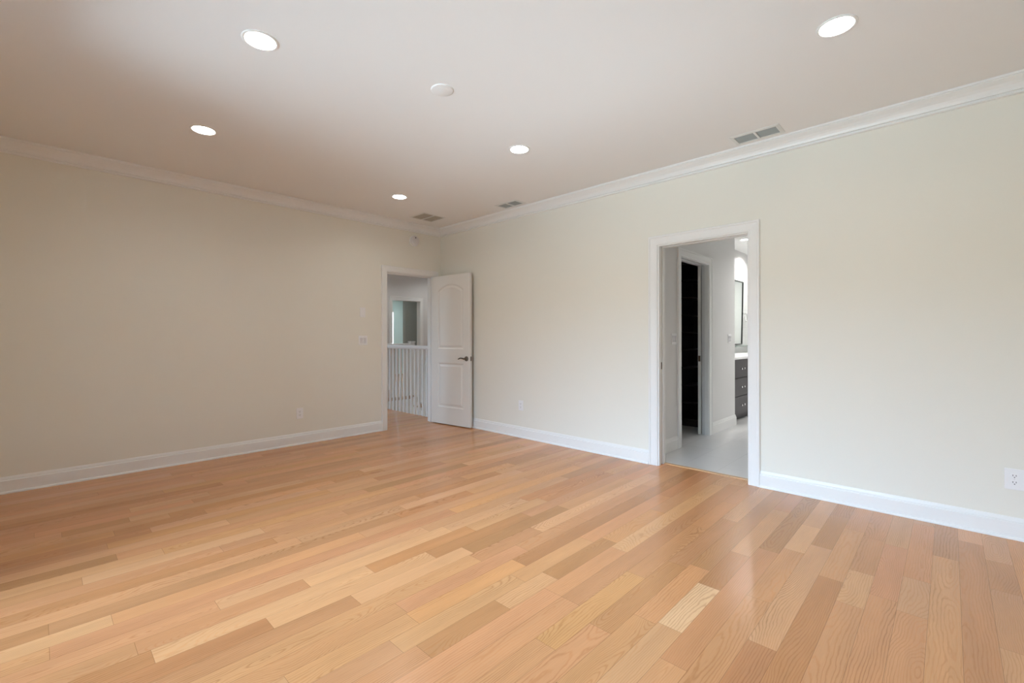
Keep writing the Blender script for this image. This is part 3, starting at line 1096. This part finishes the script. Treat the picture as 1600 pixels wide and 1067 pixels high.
# vanity
vx0, vx1, vy = 2.62, 4.95, -3.075
va = thing('vanity_cabinet', 'charcoal bathroom vanity cabinet with drawers and paired chrome knobs', 'vanity', (vx0, vy, 0))
W_ = vx1 - vx0
boxes('carcass', [(0, W_, 0.019, 0.56, 0.09, 0.868), (0.04, W_ - 0.02, 0.07, 0.56, 0.0, 0.09)], M['vanity'], va)
zs = [(0.10, 0.345), (0.351, 0.600), (0.606, 0.862)]
nb_ = 3
for c in range(nb_):
    xa = 0.004 + (W_ - 0.008) * c / nb_
    xb = 0.004 + (W_ - 0.008) * (c + 1) / nb_ - 0.005
    for za, zb in zs:
        bm = bmesh.new()
        box(bm, xa, xb, 0.0, 0.0185, za, zb, 0.002)
        dr = link_bm('drawer', bm, M['vanity'], va)
        mid_ = (xa + xb) / 2 - 0.057
        ks = (0.281 + (xa - 0.004) , 0.392 + (xa - 0.004))
        for kx in ks:
            bm = bmesh.new()
            lathe(bm, [(0.006, 0.0), (0.006, 0.012), (0.013, 0.018), (0.015, 0.024), (0.011, 0.030), (0.002, 0.032)], 20,
                  Matrix.Translation((kx, 0.0, (za + zb) / 2)) @ RX, True, True)
            link_bm('knob', bm, M['chrome'], dr, True)
bm = bmesh.new()
box(bm, vx0 - 0.03, vx1 + 0.02, vy - 0.025, -2.505, 0.869, 0.90, 0.003)
o = link_bm('vanity_countertop', bm, M['counter'])
tag(o, 'white countertop on the charcoal vanity', 'countertop')
struct(boxes('trim_8', [(2.56, 5.6, -2.512, -2.5, 0.90, 2.17), (2.56, 5.6, -2.516, -2.5, 2.17, 2.185)], M['splash']),
       'pale marble tile on the wall behind the vanity', 'wall tile')
o = boxes('glass_shelf', [(3.6, 5.2, -2.60, -2.513, 1.008, 1.028)], M['shelfglass'], bevel=0.002)
tag(o, 'grey green glass ledge above the vanity countertop', 'shelf')

# tilting mirror
mi = thing('tilting_mirror', 'tall black framed mirror tilted forward above the vanity', 'mirror', (4.25, -2.535, 1.045))
mi.rotation_euler = (math.radians(1.2), 0, 0)
MW, MH, ch = 0.80, 1.10, 0.012
octo = [(0, ch), (ch, 0), (MW - ch, 0), (MW, ch), (MW, MH - ch), (MW - ch, MH), (ch, MH), (0, MH - ch)]
bm = bmesh.new()
prism(bm, [(p[0] - MW / 2, p[1]) for p in inset(octo, 0.016)], (0, -0.022, 0), (0, -0.018, 0), (1, 0, 0), (0, 0, 1))
link_bm('mirror_glass', bm, M['mirror'], mi)
bm = bmesh.new()
io = inset(octo, 0.018)
rings = []
for lp_, yy in ((octo, 0.0), (octo, -0.032), (io, -0.032), (io, 0.0)):
    rings.append([bm.verts.new((p[0] - MW / 2, yy, p[1])) for p in lp_])
for k in range(4):
    r0, r1 = rings[k], rings[(k + 1) % 4]
    for i in range(8):
        bm.faces.new((r0[i], r0[(i + 1) % 8], r1[(i + 1) % 8], r1[i]))
link_bm('frame', bm, M['blackframe'], mi)
bm = bmesh.new()
box(bm, -MW / 2 + 0.02, MW / 2 - 0.02, -0.016, -0.001, 0.02, MH - 0.02)
link_bm('backing', bm, M['blackframe'], mi)

# towel ring
tr = thing('towel_ring', 'chrome towel ring on the pale tile right of the mirror', 'towel ring', (4.86, -2.512, 1.60))
bm = bmesh.new()
lathe(bm, [(0.024, 0.0), (0.024, 0.006), (0.010, 0.010), (0.009, 0.045)], 24, RX, True, True)
link_bm('mount', bm, M['chrome'], tr, True)
bm = bmesh.new()
tube(bm, [(0.075 * math.sin(2 * math.pi * i / 32), -0.045, -0.075 + 0.075 * math.cos(2 * math.pi * i / 32)) for i in range(33)], 0.005, 10)
link_bm('ring', bm, M['chrome'], tr, True)

# ------------------------------------------------------------------ hall, stairwell and far room
HW = M['hall_wall']
struct(boxes('wall_hall', [(-3.12, -3.0, T, 4.02, 0, 1.0), (-3.12, -3.0, T, 4.02, 2.3, WT), (-3.12, -3.0, T, 1.2, 1.0, 2.3), (-3.12, -3.0, 1.9, 4.02, 1.0, 2.3)], HW),
       'hall end wall with an added window, out of sight to the left', 'wall')  # its window is added to let light into the hall
OX0, OX1, OH = 1.610, 2.350, 2.025
YF = 3.90
struct(boxes('wall_far', [(-3.0, OX0 - 0.02, YF, YF + T, 0, WT), (OX1 + 0.02, 3.32, YF, YF + T, 0, WT), (OX0 - 0.02, OX1 + 0.02, YF, YF + T, OH + 0.02, WT)], HW),
       'grey hall wall beyond the stairwell with the far doorway', 'wall')
struct(boxes('wall_stairwell', [(3.2, 3.32, -1.08, YF, -2.9, WT), (T, 3.2, 0.0, T, -2.9, WT), (T, 3.2, 0.0, T, -2.9, WT)][:2], HW),
       'pale wall on the right side of the stairwell', 'wall')
struct(boxes('wall_stairwell_near', [(0.0, 0.06, T, 2.66, -2.9, -0.06)], M['trim']), 'white fascia below the edge of the hall floor', 'wall')
struct(boxes('wall_stairwell_far', [(0.06, 1.29, 2.60, 2.66, -2.9, -0.06)], M['trim']), 'white fascia below the landing across the stairwell', 'wall')
struct(boxes('wall_stairwell_right', [(2.43, 3.2, 2.60, 2.66, -2.9, -0.06)], M['trim']), 'white fascia below the landing right of the stairs', 'wall')
struct(boxes('floor_lower', [(0.0, 3.32, 0.0, 4.0, -2.96, -2.9)], M['oak']), 'oak floor at the foot of the stairs', 'floor')
struct(boxes('ceiling_hall', [(-3.12, 3.32, T, YF + T, CEIL, CEIL + 0.1)], M['ceiling']), 'white ceiling of the hall', 'ceiling')
h0 = make_downlight('recessed_light', 'added recessed light to brighten the hall, hidden by the door head', (-0.9, 1.3, CEIL - 0.034), 'added recessed lights of the hall', M['lens_fill'])  # hall lamps are added out of sight to brighten the hall
make_downlight('recessed_light', 'added recessed light to brighten the near part of the far room, hidden by the far doorway head', (2.2, 4.55, CEIL - 0.034), None, M['lens_fill'])  # added out of sight to lift the grey green return
make_downlight('recessed_light', 'added recessed light to brighten the rear of the far room, hidden behind its wall return', (3.5, 6.6, CEIL - 0.034), None, M['lens_far_fill'])  # added out of sight to lift the teal rear wall
for x_, y_ in ((0.9, 3.3), (2.5, 3.2)):  # more added hall lamps, also unseen
    dup(h0, (x_, y_, CEIL - 0.034), h0['label'])
f4 = empty_struct('trim_9', 'white frame of the far doorway across the stairwell', 'door frame')
bm = bmesh.new()
casing(bm, OX0 - 0.004, OX1 + 0.004, OH + 0.004, 0.085, YF, 'x', -1)
link_bm('casing', bm, M['trim'], f4)
boxes('jamb', [(OX0 - 0.02, OX0, YF - 0.002, YF + T + 0.002, 0, OH + 0.02), (OX1, OX1 + 0.02, YF - 0.002, YF + T + 0.002, 0, OH + 0.02),
               (OX0, OX1, YF - 0.002, YF + T + 0.002, OH, OH + 0.02)], M['trim'], f4)
struct(sweep_run('baseboard_far', BB2, OX1 + 0.09, 3.2, 0, 'x', YF, -1), 'white baseboard right of the far doorway', 'baseboard')
struct(sweep_run('baseboard_landing', BB2, -3.0, OX0 - 0.09, 0, 'x', YF, -1), 'white baseboard left of the far doorway', 'baseboard')
# far room
FX = 3.945   # window right edge, x at the rear wall
struct(boxes('wall_far_room', [(0.6, 2.7, 7.6, 7.72, 0, WT), (FX, 5.52, 7.6, 7.72, 0, WT), (2.7, FX, 7.6, 7.72, 0, 0.75), (2.7, FX, 7.6, 7.72, 2.02, WT)], M['teal']),
       'teal rear wall of the far room with a bright window', 'wall')
struct(boxes('wall_far_room_side', [(0.48, 0.6, YF + T, 7.72, 0, WT), (5.4, 5.52, YF + T, 7.72, 0, WT), (3.32, 5.52, YF, YF + T, 0, WT)], M['teal']), 'side walls of the teal far room', 'wall')
struct(boxes('wall_far_room_return', [(2.955, 5.4, 5.45, 5.57, 0, WT)], M['sage']), 'grey green wall return inside the far room', 'wall')
struct(boxes('ceiling_far_room', [(0.48, 5.52, YF + T, 7.72, CEIL, CEIL + 0.1)], M['ceiling']), 'ceiling of the far room', 'ceiling')
w2 = empty_struct('window_2', 'bright narrow strip of window in the far room', 'window')
boxes('window_frame', [(2.7, 2.75, 7.62, 7.68, 0.75, 2.02), (FX - 0.02, FX, 7.62, 7.68, 0.75, 2.02), (2.75, FX - 0.02, 7.62, 7.68, 0.75, 0.80), (2.75, FX - 0.02, 7.62, 7.68, 1.97, 2.02)], M['trim'], w2)
boxes('window_pane', [(2.75, FX - 0.02, 7.647, 7.653, 0.80, 1.97)], M['glass'], w2)
w3 = empty_struct('window_added', 'hall window added for daylight, out of sight to the left', 'window')  # unseen window, added as a source of cool hall daylight
boxes('window_frame', [(-3.09, -3.03, 1.2, 1.25, 1.0, 2.3), (-3.09, -3.03, 1.85, 1.9, 1.0, 2.3), (-3.09, -3.03, 1.25, 1.85, 1.0, 1.05), (-3.09, -3.03, 1.25, 1.85, 2.25, 2.3)], M['trim'], w3)
boxes('window_pane', [(-3.063, -3.057, 1.25, 1.85, 1.05, 2.25)], M['glass'], w3)
portal('far_room_opening', ((2.7 + FX) / 2, 7.73, 1.385), (-math.pi / 2, 0, 0), 1.25, 1.27)
portal('added_hall_opening', (-3.13, 1.55, 1.65), (math.pi / 2, 0, -math.pi / 2), 0.7, 1.3)  # portal of the added hall window


def baluster_bm(h):
    bm_ = bmesh.new()
    s = 0.016
    box(bm_, -s, s, -s, s, 0, h, 0.002, seg=1)
    return bm_


def railing(name, label, p0, p1, newels, rail_z=1.035, spacing=0.1, base_z=0.0, z1=None):
    """straight guard rail between two points; z1 lets it descend"""
    t_ = thing(name, label, 'railing', (p0[0], p0[1], base_z))
    d = Vector((p1[0] - p0[0], p1[1] - p0[1], (p1[2] - p0[2]) if len(p0) > 2 else 0))
    Lh = math.hypot(d.x, d.y)
    ux = Vector((d.x / Lh, d.y / Lh, 0))
    perp = Vector((-ux.y, ux.x, 0))
    slope = d.z / Lh
    HR = [(-0.030, -0.020), (-0.018, -0.034), (0.018, -0.034), (0.030, -0.020), (0.032, 0.004), (0.022, 0.018), (0.0, 0.024), (-0.022, 0.018), (-0.032, 0.004)]
    bm_ = bmesh.new()
    prism(bm_, HR, (0, 0, rail_z), (d.x, d.y, rail_z + d.z), perp, (0, 0, 1))
    link_bm('handrail', bm_, M['trim'], t_)
    n_ = int(Lh / spacing)
    mesh0 = None
    for k in range(n_):
        s_ = (k + 0.5) * Lh / n_
        zb = slope * s_
        if slope == 0:
            zlo = 0.0
        else:
            zlo = zb + 0.03
        if mesh0 is None:
            h = rail_z - 0.03 - (zlo - zb)
            ob = link_bm('baluster', baluster_bm(h), M['trim'], t_)
            mesh0 = ob
        else:
            ob = mesh0.copy()
            COL.objects.link(ob)
            ob.parent = t_
        ob.location = (ux.x * s_, ux.y * s_, zlo)
    for s_ in newels:
        bm_ = bmesh.new()
        w_ = 0.045
        box(bm_, -w_, w_, -w_, w_, 0, 1.075, 0.004)
        box(bm_, -w_ - 0.012, w_ + 0.012, -w_ - 0.012, w_ + 0.012, 1.075, 1.10, 0.006)
        ob = link_bm('newel_post', bm_, M['trim'], t_)
        ob.location = (ux.x * s_ * Lh, ux.y * s_ * Lh, slope * s_ * Lh)
    return t_


RXL = 0.03
railing('hall_railing', 'white railing with square balusters just outside the hall doorway', (RXL + 0.03, 0.16), (RXL + 0.03, 2.70), [1.0])
railing('landing_railing', 'second white railing across the stairwell, behind the nearest railing', (0.11, 2.70), (1.32, 2.70), [1.0])
railing('stair_railing', 'white stair railing slanting down behind the nearest railing', (1.34, 2.58, 0.0), (1.34, 0.45, -1.67), [], 0.93, 0.12)
st = thing('staircase', 'white and oak stairs going down behind the hall railing', 'stairs', (1.30, 2.66, 0))
for k in range(9):
    z_ = -0.19 * (k + 1)
    ya_, yb_ = -0.243 * (k + 1), -0.243 * k
    boxes('tread', [(0, 1.12, ya_ - 0.02, yb_, z_ - 0.03, z_)], M['oak'], st)
    boxes('riser', [(0, 1.12, yb_ - 0.015, yb_, z_, z_ + 0.16)], M['trim'], st)
bm = bmesh.new()
prism(bm, [(0, 0.0), (0, -0.32), (-2.2, -2.05), (-2.2, -1.73)], (0.035, 0, -0.02), (0.0, 0, -0.02), (0, 1, 0), (0, 0, 1))
link_bm('stringer', bm, M['trim'], st)
